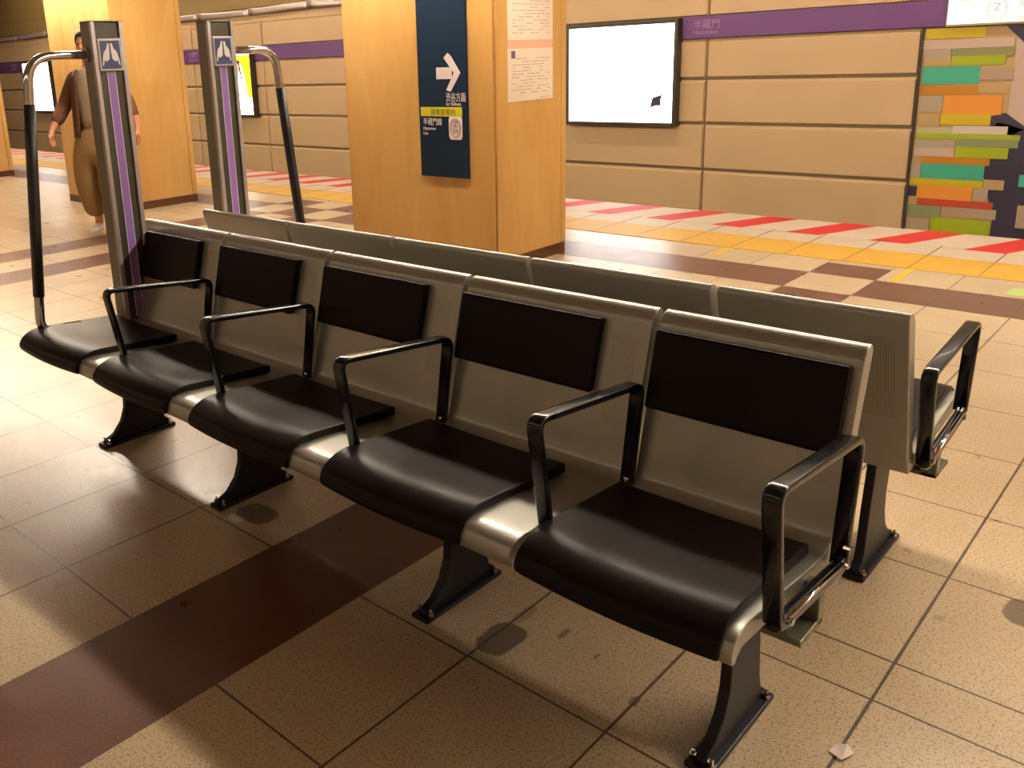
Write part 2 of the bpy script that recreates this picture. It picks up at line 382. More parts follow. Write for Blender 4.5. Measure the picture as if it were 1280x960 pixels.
# mural of stacked bars
MC = dict(yellow=(.60, .43, .01), pink=(.56, .40, .31), olive=(.25, .24, .09), grey=(.43, .33, .24), lime=(.36, .42, .005), tan=(.50, .33, .13), teal=(.055, .40, .25),
          taupe=(.43, .30, .20), dorange=(.52, .20, .008), orange=(.80, .29, .035), white=(.66, .53, .42), pale=(.50, .44, .24), sage=(.25, .27, .12), navy=(.035, .025, .05), red=(.50, .06, .02))
names = list(MC); mm = [new_mat('mural_' + k, MC[k], .5) for k in names]
R = [('yellow', -2.98, -2.41, 1.46, 1.56), ('pink', -3.0, -2.14, 1.35, 1.44), ('olive', -2.71, -2.13, 1.26, 1.34), ('grey', -2.99, -2.72, 1.26, 1.34), ('lime', -2.7, -2.2, 1.17, 1.26), ('tan', -2.98, -2.71, 1.18, 1.25), ('teal', -2.98, -2.42, 0.97, 1.15), ('taupe', -2.42, -2.11, 1.01, 1.13), ('dorange', -2.99, -2.42, 0.85, 0.94), ('tan', -2.42, -2.14, 0.87, 0.93), ('orange', -2.74, -2.18, 0.64, 0.84), ('grey', -2.99, -2.75, 0.67, 0.84), ('yellow', -2.75, -2.27, 0.53, 0.64), ('tan', -2.98, -2.76, 0.5, 0.64), ('white', -2.62, -2.1, 0.43, 0.51), ('pale', -2.98, -2.62, 0.42, 0.49), ('lime', -2.97, -1.98, 0.37, 0.42), ('sage', -2.56, -1.99, 0.29, 0.37), ('grey', -2.98, -2.58, 0.27, 0.35), ('lime', -2.57, -2.07, 0.17, 0.28), ('pink', -2.99, -2.58, 0.17, 0.26), ('dorange', -2.89, -2.23, 0.09, 0.16), ('teal', -2.89, -2.27, -0.08, 0.08), ('grey', -3.0, -2.9, -0.08, 0.07), ('yellow', -3.0, -2.27, -0.16, -0.09), ('tan', -2.26, -2.07, -0.17, -0.07), ('orange', -2.91, -2.36, -0.32, -0.16), ('grey', -2.35, -2.21, -0.29, -0.18), ('navy', -3.0, -2.92, -0.29, -0.19), ('red', -2.9, -2.15, -0.39, -0.32), ('sage', -3.0, -2.65, -0.53, -0.4), ('taupe', -2.64, -2.11, -0.5, -0.4), ('lime', -2.74, -2.15, -0.71, -0.53), ('taupe', -2.99, -2.75, -0.7, -0.56), ('teal', -1.94, -1.75, -0.12, 0.0), ('taupe', -1.92, -1.6, -0.57, -0.33),
     ('orange', -1.7, -1.2, .7, .9), ('lime', -1.8, -1.3, -.3, -.1), ('grey', -1.6, -1.1, .2, .4), ('teal', -2.9, -2.3, -.95, -.75), ('orange', -2.8, -2.1, -1.2, -1.0)]
bm = bmesh.new(); box(bm, -3.0, -1.0, WY-.03, WY, -1.28, 1.565, names.index('tan'))
box(bm, -2.12, -1.0, WY-.033, WY-.03, .45, 1.56, names.index('pink'))
for pts in ([(-2.20, .56), (-1.96, .49), (-1.6, .2), (-1.4, -.57), (-1.5, -1.25), (-2.16, -1.25), (-2.14, -.5), (-2.22, -.21), (-2.30, .06), (-2.24, .16), (-2.12, .33), (-2.27, .45)], [(-2.23, 1.56), (-1.9, 1.56), (-1.6, .9), (-1.62, .3), (-1.9, .9), (-2.06, 1.39)], [(-2.27, .62), (-2.14, .66), (-1.93, .50), (-2.10, .40), (-2.27, .42)]):
    prism_y(bm, pts, WY-.037, WY-.030, names.index('navy'))
for k, (c, x0, x1, z0, z1) in enumerate(R): box(bm, x0, x1, WY-.042-.0004*(k % 5), WY-.030, z0-.004, z1+.004, names.index(c))
tag(link('mural', bm, mm), 'mural of stacked yellow, teal, orange and lime bars on the track wall', 'mural')
struct(link('trim_7', bx(-3.02, -3.0, WY-.07, WY, -1.28, 1.575), M['frame']))

# advertising light boxes
M['lit_white'] = new_mat('lit_poster_white', (.9, .9, .9), .3, emit=(1, .97, .95), estr=5.0)
M['lit_yellow'] = new_mat('lit_poster_yellow', (.8, .7, .02), .3, emit=(1, .80, .02), estr=1.3)
def lightbox(x0, x1, z0, z1, label, yellow=False):
    t = thing('advertising_lightbox', label, 'lightbox', ((x0+x1)/2, WY-.05, z0), 'lit advertising boxes on the track wall')
    f = .05; y0, y1 = WY-.16, WY
    bm = bmesh.new()
    for a in ((x0-f, x0, z0-f, z1+f), (x1, x1+f, z0-f, z1+f), (x0, x1, z0-f, z0), (x0, x1, z1, z1+f)): box(bm, a[0], a[1], y0, y1, a[2], a[3])
    link('frame', bm, M['frame'], t, bevel=.006)
    link('lit_panel', bx(x0, x1, y0+.03, y1, z0, z1), M['lit_white'], t)
    if yellow:
        bm = bmesh.new(); prism_y(bm, [(x0+.05, z1-.02), (x1-.02, z1-.02), (x1-.02, .83), (x1-.17, .86), (x1-.22, 1.2), (x1-.3, 1.45), (x1-.42, 1.62), (x1-.6, 1.3), (x1-.75, 1.05), (x0+.05, .95)], y0+.024, y0+.0305)
        link('yellow_print', bm, M['lit_yellow'], t)
        bm = bmesh.new(); c = Vector((x1-.44, y0+.021, 1.45))
        prism_y(bm, [(c.x-.12+.0, 1.15), (c.x-.13, 1.42), (c.x-.05, 1.60), (c.x+.06, 1.60), (c.x+.10, 1.35), (c.x+.14, 1.02), (c.x+.08, 1.2), (c.x+.04, 1.40), (c.x-.03, 1.40), (c.x-.05, 1.15)], y0+.019, y0+.024)
        link('printed_hair', bm, new_mat('print_brown', (.18, .08, .03), .4), t)
        bm = bmesh.new(); prism_y(bm, [(c.x-.04, 1.38), (c.x-.045, 1.5), (c.x, 1.54), (c.x+.045, 1.5), (c.x+.04, 1.38), (c.x, 1.33)], y0+.017, y0+.0235)
        link('printed_face', bm, new_mat('print_skin', (.8, .5, .35), .4, emit=(1, .6, .4), estr=.6), t)
    return t
t = lightbox(-7.62, -5.96, .49, 1.80, 'large white lit advertising box between the near pillar and the mural')
bm = bmesh.new(); prism_y(bm, [(-6.30, .69), (-6.265, .83), (-6.21, .845), (-6.12, .87), (-6.145, .79), (-6.14, .72), (-6.22, .72)], WY-.134, WY-.129)
link('printed_mark', bm, new_mat('print_dark', (.05, .03, .07), .5), t)
lightbox(-17.05, -15.38, .49, 1.72, 'lit advertising box with yellow print and a long-haired figure', True)
lightbox(-26.3, -24.6, .49, 1.80, 'small-looking white lit advertising box farthest left along the track')

# platform edge: tactile strip and red and white warning strip
def edge_mats():
    a = new_mat('yellow_tactile', (.60, .33, .035), .5, var=.08)
    m = bpy.data.materials.new('red_white_edge'); m.use_nodes = True; n, l = m.node_tree.nodes, m.node_tree.links
    b = n['Principled BSDF']; b.inputs['Roughness'].default_value = .55
    tc = n.new('ShaderNodeTexCoord'); sp = n.new('ShaderNodeSeparateXYZ'); l.new(tc.outputs['Object'], sp.inputs[0])
    def mth(op, a_, bb):
        k = n.new('ShaderNodeMath'); k.operation = op
        for i, v in enumerate((a_, bb)):
            if isinstance(v, (int, float)): k.inputs[i].default_value = v
            else: l.new(v, k.inputs[i])
        return k.outputs[0]
    u = mth('SUBTRACT', mth('ADD', sp.outputs[0], 2.13), mth('MULTIPLY', mth('SUBTRACT', sp.outputs[1], 7.25), .42))
    k = n.new('ShaderNodeMath'); k.operation = 'FRACT'; l.new(mth('DIVIDE', u, .63), k.inputs[0])
    red = mth('LESS_THAN', k.outputs[0], .42)
    mx = n.new('ShaderNodeMix'); mx.data_type = 'RGBA'; l.new(red, mx.inputs[0]); mx.inputs[6].default_value = (.60, .48, .36, 1); mx.inputs[7].default_value = (.62, .012, .012, 1)
    l.new(mx.outputs[2], b.inputs['Base Color'])
    return a, m
ty, rw = edge_mats()
bm = bmesh.new(); box(bm, XL, XR, 6.455, 6.93, 0, .004)
xx = -12.0
struct(link('trim_8', bm, ty))
struct(link('trim_9', bx(XL, XR, 7.24, EDGE, 0, .004), rw))
struct(link('trim_10', bx(XL, XR, 6.93, 7.24, 0, .003), new_mat('pale_edge_tile', (.56, .45, .32), .5, var=.06)))
bm = bmesh.new()
for i in range(60): box(bm, -19.6+i*.408-.004, -19.6+i*.408+.004, 6.93, 7.30, .002, .0045)
for i in range(60): box(bm, -19.6+i*.408-.003, -19.6+i*.408+.003, 6.455, 6.93, .002, .0045)
struct(link('trim_11', bm, new_mat('edge_joint', (.16, .10, .05), .6)))
for x_, y0, y1, lb in ((-2.855, 6.14, 6.45, 'short yellow floor marking behind the bench, nearer the pillar'), (-1.62, 6.04, 6.45, 'short yellow floor marking beside the brown tiles on the right')):
    bm = bmesh.new(); prism = [(x_-.022, y0), (x_+.022, y0), (x_+.022, y1), (x_-.022, y1)]
    box(bm, x_-.022, x_+.022, y0, y1, 0, .002); tag(link('floor_marking', bm, new_mat('yellow_tape', (.70, .42, .02), .5)), lb, 'floor marking', 'yellow floor markings')
tag(link('floor_marking', bx(-1.02, -.90, 6.08, 6.26, 0, .002), new_mat('green_marking', (.40, .50, .16), .5)), 'pale green floor marking at the right edge of the brown tiles', 'floor marking')

# pillars
def pillar(xr, label, w=1.48, seam=True):
    xl, y0, y1 = xr-w, 4.84, 5.665
    t = thing('pillar', label, 'pillar', ((xl+xr)/2, (y0+y1)/2, 0), 'ochre stone pillars along the platform')
    bm = bmesh.new(); cs = [xl, xr]
    box(bm, xl+.004, xr-.004, y0+.004, y1-.004, 0, CEIL)
    link('core', bm, M['skirt'], t)
    bm = bmesh.new(); g = .0035
    # cladding slabs: front (split by a joint), sides, back
    fx = [xl+.012, xl+.375, xr-.004] if seam else [xl+.012, xr-.004]
    for a, b_ in zip(fx, fx[1:]): box(bm, a+g, b_-g, y0-.012, y0+.01, .085, CEIL-.001)
    for a, b_ in zip([xl, xr-.06], [xl+.06, xr]): pass
    box(bm, xr-.01, xr+.012, y0+.004, y1-.06, .085, CEIL-.001); box(bm, xr-.01, xr+.012, y1-.054, y1+.004, .085, CEIL-.001)
    box(bm, xl-.012, xl+.01, y0+.004, y1-.004, .085, CEIL-.001)
    box(bm, xl+.01, xr-.01, y1-.01, y1+.012, .085, CEIL-.001)
    link('cladding', bm, M['column'], t, bevel=.0025)
    bm = bmesh.new(); box(bm, xl-.006, xr+.006, y0-.006, y1+.006, 0, .085); link('skirting', bm, M['skirt'], t, bevel=.003)
    return t
pillar(-3.84, 'ochre pillar behind the bench carrying the dark direction sign', seam=False)
pillar(-8.90, 'ochre pillar behind the walking person and the left bench post')
pillar(-13.98, 'ochre pillar cut by the left edge of the photo')

# direction sign on the near pillar
ys = 4.84-.012
t = thing('direction_sign', 'tall dark blue direction sign with white arrow on the near pillar', 'sign', (-4.29, ys, .655))
link('panel', bx(-4.515, -4.06, ys-.02, ys, .655, 2.35), M['navy'], t, bevel=.002)
yf = ys-.0215
bm = bmesh.new()
prism_y(bm, [(-4.335, 1.345), (-4.335, 1.425), (-4.19, 1.425), (-4.19, 1.345)], yf-.001, yf+.001)
prism_y(bm, [(-4.262, 1.49), (-4.225, 1.522), (-4.195, 1.50), (-4.112, 1.385), (-4.205, 1.258), (-4.245, 1.27), (-4.172, 1.385)], yf-.0012, yf+.0012)
link('arrow', bm, M['sign_white'], t)
text_mesh('lettering', '渋谷方面', M['sign_white'], t, Vector((-4.252, yf, 1.195)), ROT_FRONT, .068, sx=.68)
text_mesh('lettering', 'for Shibuya', M['sign_white'], t, Vector((-4.25, yf, 1.163)), ROT_FRONT, .034, sx=.9)
link('yellow_band', bx(-4.497, -4.105, yf-.0012, yf+.0015, 1.087, 1.152), M['sign_yellow'], t)
text_mesh('lettering', '停車駅案内', new_mat('sign_black', (.10, .09, .01), .5), t, Vector((-4.40, yf-.0014, 1.098)), ROT_FRONT, .05, sx=.95)
for s, z, sz in (('半蔵門線', 1.028, .056), ('Hanzomon', .990, .034), ('Line', .955, .034)):
    text_mesh('lettering', s, M['sign_white'], t, Vector((-4.478, yf, z)), ROT_FRONT, sz, sx=.82)
bm = bmesh.new(); cx, cz = -4.168, 1.01
prism_y(bm, [(cx+.062*math.copysign(abs(math.cos(a))**.35, math.cos(a)), cz+.085*math.copysign(abs(math.sin(a))**.35, math.sin(a))) for a in [i*math.pi/12+.01 for i in range(24)]], yf-.001, yf+.001)
link('emblem_tile', bm, new_mat('emblem_white', (.72, .58, .55), .5), t)
bm = bmesh.new(); tube(bm, [(cx+.047*math.cos(a), yf-.002, cz+.062*math.sin(a)) for a in [i*math.pi/14 for i in range(29)]], .006, .002, seg=6, up=Vector((0, 0, 1)) if False else Vector((0, 1, 0)))
link('emblem_ring', bm, new_mat('emblem_purple', (.22, .12, .20), .5), t)
text_mesh('emblem_lettering', 'Z', bpy.data.materials['emblem_purple'], t, Vector((cx, yf-.0015, cz+.004)), ROT_FRONT, .062, align='CENTER')
text_mesh('emblem_lettering', '04', bpy.data.materials['emblem_purple'], t, Vector((cx, yf-.0015, cz-.042)), ROT_FRONT, .05, align='CENTER')
text_mesh('lettering', '出口', M['sign_white'], t, Vector((-4.49, yf, 1.895)), ROT_FRONT, .06)
link('yellow_mark', bx(-4.23, -4.11, yf-.0012, yf+.0015, 1.885, 1.96), M['sign_yellow'], t)

# notices on the side face of the near pillar
xf = -3.84+.012
def notice(y0, y1, z0, z1, label, kind):
    t = thing('paper_notice', label, 'notice', (xf, (y0+y1)/2, z0), 'paper notices on the pillar side')
    link('sheet', bx(xf, xf+.002, y0, y1, z0, z1), M['paper'], t)
    h = z1-z0; w = y1-y0; rnd = random.Random(kind)
    bm = bmesh.new(); z = z1-.07
    while z > z0+.05:
        y = y0+.05
        while y < y1-.06:
            ln = rnd.uniform(.02, .09)
            if rnd.random() < .62: box(bm, xf+.002, xf+.0026, y, min(y+ln, y1-.04), z, z+.006)
            y += ln+.012
        z -= .021
    link('print', bm, M['ink'], t)
    bm = bmesh.new()
    if kind == 1: box(bm, xf+.002, xf+.0028, y0+.04, y0+.085, z1-.065, z1-.015)
    else: box(bm, xf+.002, xf+.0028, y0+.05, y0+.1, z1-.06, z1-.02)
    link('logo_mark', bm, M['ink_purple'], t)
    bm = bmesh.new()
    if kind == 1: box(bm, xf+.002, xf+.0024, y1-.16, y1-.03, z0+.012, z0+.022)
    else: box(bm, xf+.002, xf+.0024, y0, y1, z0, z0+.012)
    link('margin_line', bm, M['paper_pink'], t)
notice(4.972, 5.495, 1.575, 2.12, 'upper white paper notice on the side of the near pillar', 2)
notice(4.968, 5.497, 1.175, 1.53, 'lower white paper notice on the side of the near pillar', 1)
tag(link('mounting_strip', bx(xf, xf+.0015, 4.972, 5.495, 1.531, 1.574), M['paper_pink']), 'pinkish backing strip between the two paper notices', 'paper strip')

# ---------------------------------------------------------------- the two benches
MID = 2.162
SH = [(-1.052, -.568), (-1.685, -1.070), (-2.316, -1.702), (-2.938, -2.334), (-3.572, -2.956)]
BP = [(-1.045, -.588), (-1.678, -1.205), (-2.309, -1.832), (-2.932, -2.458), (-3.552, -3.080)]
SP = [(-1.050, -.590), (-1.690, -1.208), (-2.322, -1.832), (-2.944, -2.458), (-3.566, -3.070)]
ARM_X = [-.546, -1.060, -1.693, -2.325, -2.947]
LEG_X = [-.690, -1.500, -2.480, -3.290]

def smooth_path(pts, n=4):
    """Catmull-Rom through 2D points"""
    out = []; P = [pts[0]] + list(pts) + [pts[-1]]
    for i in range(1, len(P)-2):
        p0, p1, p2, p3 = P[i-1], P[i], P[i+1], P[i+2]
        for k in range(n):
            t = k/n; out.append(tuple(.5*((2*p1[j]) + (-p0[j]+p2[j])*t + (2*p0[j]-5*p1[j]+4*p2[j]-p3[j])*t*t + (-p0[j]+3*p1[j]-3*p2[j]+p3[j])*t**3) for j in (0, 1)))
    out.append(P[-2]); return out
FRONT_PATH = smooth_path([(1.378, .408), (1.374, .432), (1.386, .456), (1.418, .467), (1.50, .463), (1.65, .447), (1.78, .431), (1.83, .427), (1.862, .437), (1.880, .465), (1.902, .55), (1.943, .70), (1.972, .805), (1.982, .832), (2.000, .851), (2.019, .855)], 4)
BACK_PATH = [(2.029, .848), (2.031, .836), (2.019, .79), (1.990, .70), (1.948, .55), (1.915, .43), (1.890, .383), (1.845, .388), (1.65, .408), (1.42, .428), (1.400, .418), (1.392, .406)]

def bench(side, label):
    """side 'near' faces the camera side (-y), side 'far' faces the track"""
    F = (lambda y: y) if side == 'near' else (lambda y: 2*MID - y)
    P = lambda pts: [(F(y), z) for y, z in pts]
    t = thing('platform_bench', label, 'bench', (-2.06, F(1.69), 0), 'five-seat platform benches back to back')
    for (x0, x1) in SH:
        o_x = x1
        bm = bmesh.new(); prism_x(bm, P(FRONT_PATH + BACK_PATH), x0-o_x, x1-o_x)
        o = link('seat_shell', bm, M['shell_dots'], t, bevel=.0035)
        o.location.x = o_x
        for p in o.data.polygons: p.use_smooth = True
        md = o.modifiers.new('wn', 'WEIGHTED_NORMAL')
    # seat cushions: thick vinyl pads that roll over the front edge, bulging forward in the middle
    top = smooth_path([(1.795, .462), (1.70, .470), (1.60, .478), (1.50, .487), (1.445, .489), (1.405, .480), (1.374, .460), (1.360, .435), (1.364, .414)], 3)
    bot = smooth_path([(1.795, .434), (1.70, .443), (1.60, .453), (1.50, .464), (1.43, .470), (1.392, .462), (1.376, .444), (1.374, .416)], 3)
    for (x0, x1) in SP:
        bm = bmesh.new(); rings = []; nx = 14
        for i in range(nx+1):
            u = i/nx; x = x0+(x1-x0)*u; k = 1-(2*u-1)**2
            e = min(u, 1-u); drop = .0
            ring = []
            for pts, s in ((top, 1), (bot[::-1], 0)):
                for (y, z) in pts:
                    w = max(0, min(1, (1.56-y)/.16)); w = w*w*(3-2*w)
                    ring.append(bm.verts.new((x, F(y - .015*k*w), z - (.005*k*(1-w) if s else 0))))
            rings.append(ring)
        n = len(rings[0])
        for a, b_ in zip(rings, rings[1:]):
            for j in range(n): bm.faces.new((a[j], a[(j+1) % n], b_[(j+1) % n], b_[j]))
        bm.faces.new(rings[0]); bm.faces.new(rings[-1][::-1])
        o = link('seat_cushion', bm, M['pad'], t, smooth=True, bevel=.006, seg=3); o.modifiers['bevel'].angle_limit = 1.0
        o.modifiers.new('wn', 'WEIGHTED_NORMAL')
    # back cushions
    for (x0, x1) in BP:
        bm = bmesh.new(); prof = [(1.921, .628), (1.947, .72), (1.9735, .813), (1.951, .818), (1.945, .812), (1.921, .72), (1.898, .632), (1.901, .624)]
        prism_x(bm, P(prof), x0, x1)
        link('back_cushion', bm, M['pad'], t, bevel=.007, seg=3)
    # armrests: flat bar hoops
    for k, x in enumerate(ARM_X):
        low = .436 if k else .425
        path = rounded([(x, F(1.500), low+.02), (x, F(1.452), .736 if side == 'near' else .703), (x, F(1.893), .687 if side == 'near' else .670), (x, F(1.850), .432 if k else .405)], [.034, .034], 5)
        bm = bmesh.new(); tube(bm, path, .0185, .0085, seg=16, power=5)
        o = link('armrest', bm, M['gloss'], t, smooth=True, bevel=0)
        if k == 0:
            bm = bmesh.new(); tube(bm, rounded([(x+.004, F(1.495), .452), (x+.004, F(1.53), .435), (x+.004, F(1.84), .405), (x+.004, F(1.862), .42)], [.02, .02]), .013, .018, seg=14, power=3)
            link('side_bar', bm, M['gloss'], o, smooth=True)
            bm = bmesh.new(); tube(bm, [(x+.014, F(1.535), .447), (x+.014, F(1.835), .418)], .006, .004, seg=8)
            link('bar_trim', bm, M['chrome'], o, smooth=True)
            for yy, zz in ((1.838, .415), (1.845, .45), (1.535, .438)):
                bm = bmesh.new(); cyl(bm, (x+.010, F(yy), zz), .008, .014, 'x'); link('bolt', bm, M['chrome'], o)
        else:
            bm = bmesh.new(); cyl(bm, (x, F(1.852)-.0, .437), .011, .012, 'z'); link('collar', bm, M['chrome'], o, smooth=True)
    # beam and end bracket
    bm = bmesh.new()
    prism_x(bm, P([(1.640, .334), (1.735, .334), (1.735, .396), (1.640, .396)]), -3.56, -.60)
    link('beam', bm, M['bracket'], t, bevel=.006)
    bm = bmesh.new()
    box(bm, -.66, -.535, *sorted((F(1.625), F(1.745))), .324, .338)
    box(bm, -.575, -.535, *sorted((F(1.715), F(1.745))), .324, .42)
    box(bm, -.60, -.57, *sorted((F(1.64), F(1.73))), .338, .41)
    link('end_bracket', bm, M['bracket'], t, bevel=.003)
    # cross ties under the seats
    for x0, x1 in SH:
        for xx in (x0+.05, x1-.05): link('seat_bearer', bx(xx-.02, xx+.02, *sorted((F(1.45), F(1.84))), .392, .412), M['bracket'], t)
    # legs
    prof = [(1.600, .40), (1.612, .34), (1.632, .27), (1.644, .20), (1.640, .14), (1.618, .085), (1.580, .045), (1.535, .026), (1.535, .012), (1.842, .012), (1.842, .026), (1.815, .045), (1.803, .09), (1.795, .18), (1.778, .28), (1.760, .40)]
    for x in LEG_X:
        bm = bmesh.new(); prism_x(bm, P(prof), x-.013, x+.013)
        box(bm, x-.031, x+.031, *sorted((F(1.522), F(1.852))), 0, .014)
        for a, b_ in ((1.60, 1.612), (1.762, 1.774)): pass
        lg = link('leg', bm, M['leg'], t, bevel=.004)
        for yy in (1.546, 1.828):
            for sx in (-1, 1):
                bm = bmesh.new(); cyl(bm, (x+sx*.021, F(yy), .013), .0085, .010, 'z', 8); cyl(bm, (x+sx*.021, F(yy), .02), .004, .012, 'z', 8)
                link('bolt', bm, M['chrome'], lg)
    # end post with its dark face towards the seats
    py0, py1 = (1.805, 1.950)
    if side == 'far': py0, py1 = 2*MID-2.505, 2*MID-2.360
    px0, px1 = -3.578, -3.490
    bm = bmesh.new()
    a, b_ = sorted((F(py0), F(py1)))
    box(bm, px0, px1-.016, a, b_, 0, 1.695)
    post = link('end_post', bm, M['post'], t, bevel=.004)
    bm = bmesh.new()
    for q0, q1 in ((a, a+.02), (b_-.02, b_)): box(bm, px1-.018, px1, q0, q1, .0, 1.697)
    link('edge_trim', bm, M['post_edge'], post, bevel=.003)
    bm = bmesh.new(); box(bm, px1-.0155, px1-.010, a+.02, b_-.02, .36, 1.690); link('recessed_panel', bm, M['post_dark'], post)
    c = (a+b_)/2
    bm = bmesh.new(); box(bm, px1-.0095, px1-.0085, c-.0175, c+.0175, .45, 1.505, 0); box(bm, px1-.0095, px1-.008, c-.0195, c-.0165, .45, 1.505, 1); box(bm, px1-.0095, px1-.008, c+.0165, c+.0195, .45, 1.505, 1)
    link('purple_stripe', bm, [M['purple_bright'], M['white_line']], post)
    bm = bmesh.new(); box(bm, px1-.012, px1+.004, c-.053, c+.053, 1.498, 1.630); ip = link('emblem_plate', bm, M['post_edge'], post, bevel=.004)
    bm = bmesh.new(); X0 = px1+.0042
    box(bm, px1, X0, c-.044, c+.044, 1.508, 1.620)
    link('emblem_field', bm, M['blue'], ip)
    bm = bmesh.new()
    for s in (-1, 1):
        prism_x(bm, [(c+s*yy, 1.503+zz) for yy, zz in ((.003, .105), (.010, .107), (.016, .085), (.030, .070), (.036, .045), (.040, .018), (.034, .020), (.028, .042), (.024, .034), (.016, .036), (.006, .045), (.004, .075))], X0, X0+.0008)
    link('emblem_wings', bm, M['white'], ip)
    bm = bmesh.new(); box(bm, px0, px1, a, b_, 1.695, 1.699); link('post_cap', bm, M['post'], post)
    # handrail hoop from the post down to the front edge of the last seat
    hx = -3.545
    H_ = rounded([(hx, F(py0+.01), 1.568), (hx, F(1.555), 1.566), (hx, F(1.447), .47), (hx, F(1.50), .462) if False else (hx, F(1.62), .462), ], [.10, .06], 8)
    bm = bmesh.new(); tube(bm, H_, .021, .017, seg=16, power=3)
    hr = link('handrail', bm, M['chrome'], t, smooth=True)
    def on(z): # straight run between the bends
        f = (z-.47)/(1.566-.47); return (hx, F(1.447+(1.555-1.447)*f), z)
    bm = bmesh.new(); tube(bm, [on(.62), on(.9), on(1.15), on(1.385)], .0235, .020, seg=16, power=3); link('grip', bm, M['grip'], hr, smooth=True)
    bm = bmesh.new(); cyl(bm, (hx, min(F(py0-.008), F(py0+.0))-0, 1.568), .030, .008, 'y', 16); link('flange', bm, M['steel'], hr, smooth=False)
    return t
bench('near', 'five-seat silver bench with dark cushions facing the viewer, nearer one')
bench('far', 'five-seat silver bench behind, seen from its back and facing the tracks')

# paper scrap
bm = bmesh.new()
vs = [bm.verts.new(p) for p in ((-.505, 1.765, .002), (-.475, 1.752, .006), (-.462, 1.79, .003), (-.480, 1.803, .009), (-.500, 1.795, .003))]
bm.faces.new(vs); r = bmesh.ops.extrude_face_region(bm, geom=bm.faces[:]); bmesh.ops.translate(bm, verts=[v for v in r['geom'] if isinstance(v, bmesh.types.BMVert)], vec=(0, 0, .0015))
tag(link('paper_scrap', bm, new_mat('scrap', (.72, .58, .52), .7)), 'small crumpled white paper scrap on the floor beside the front bench', 'paper scrap')

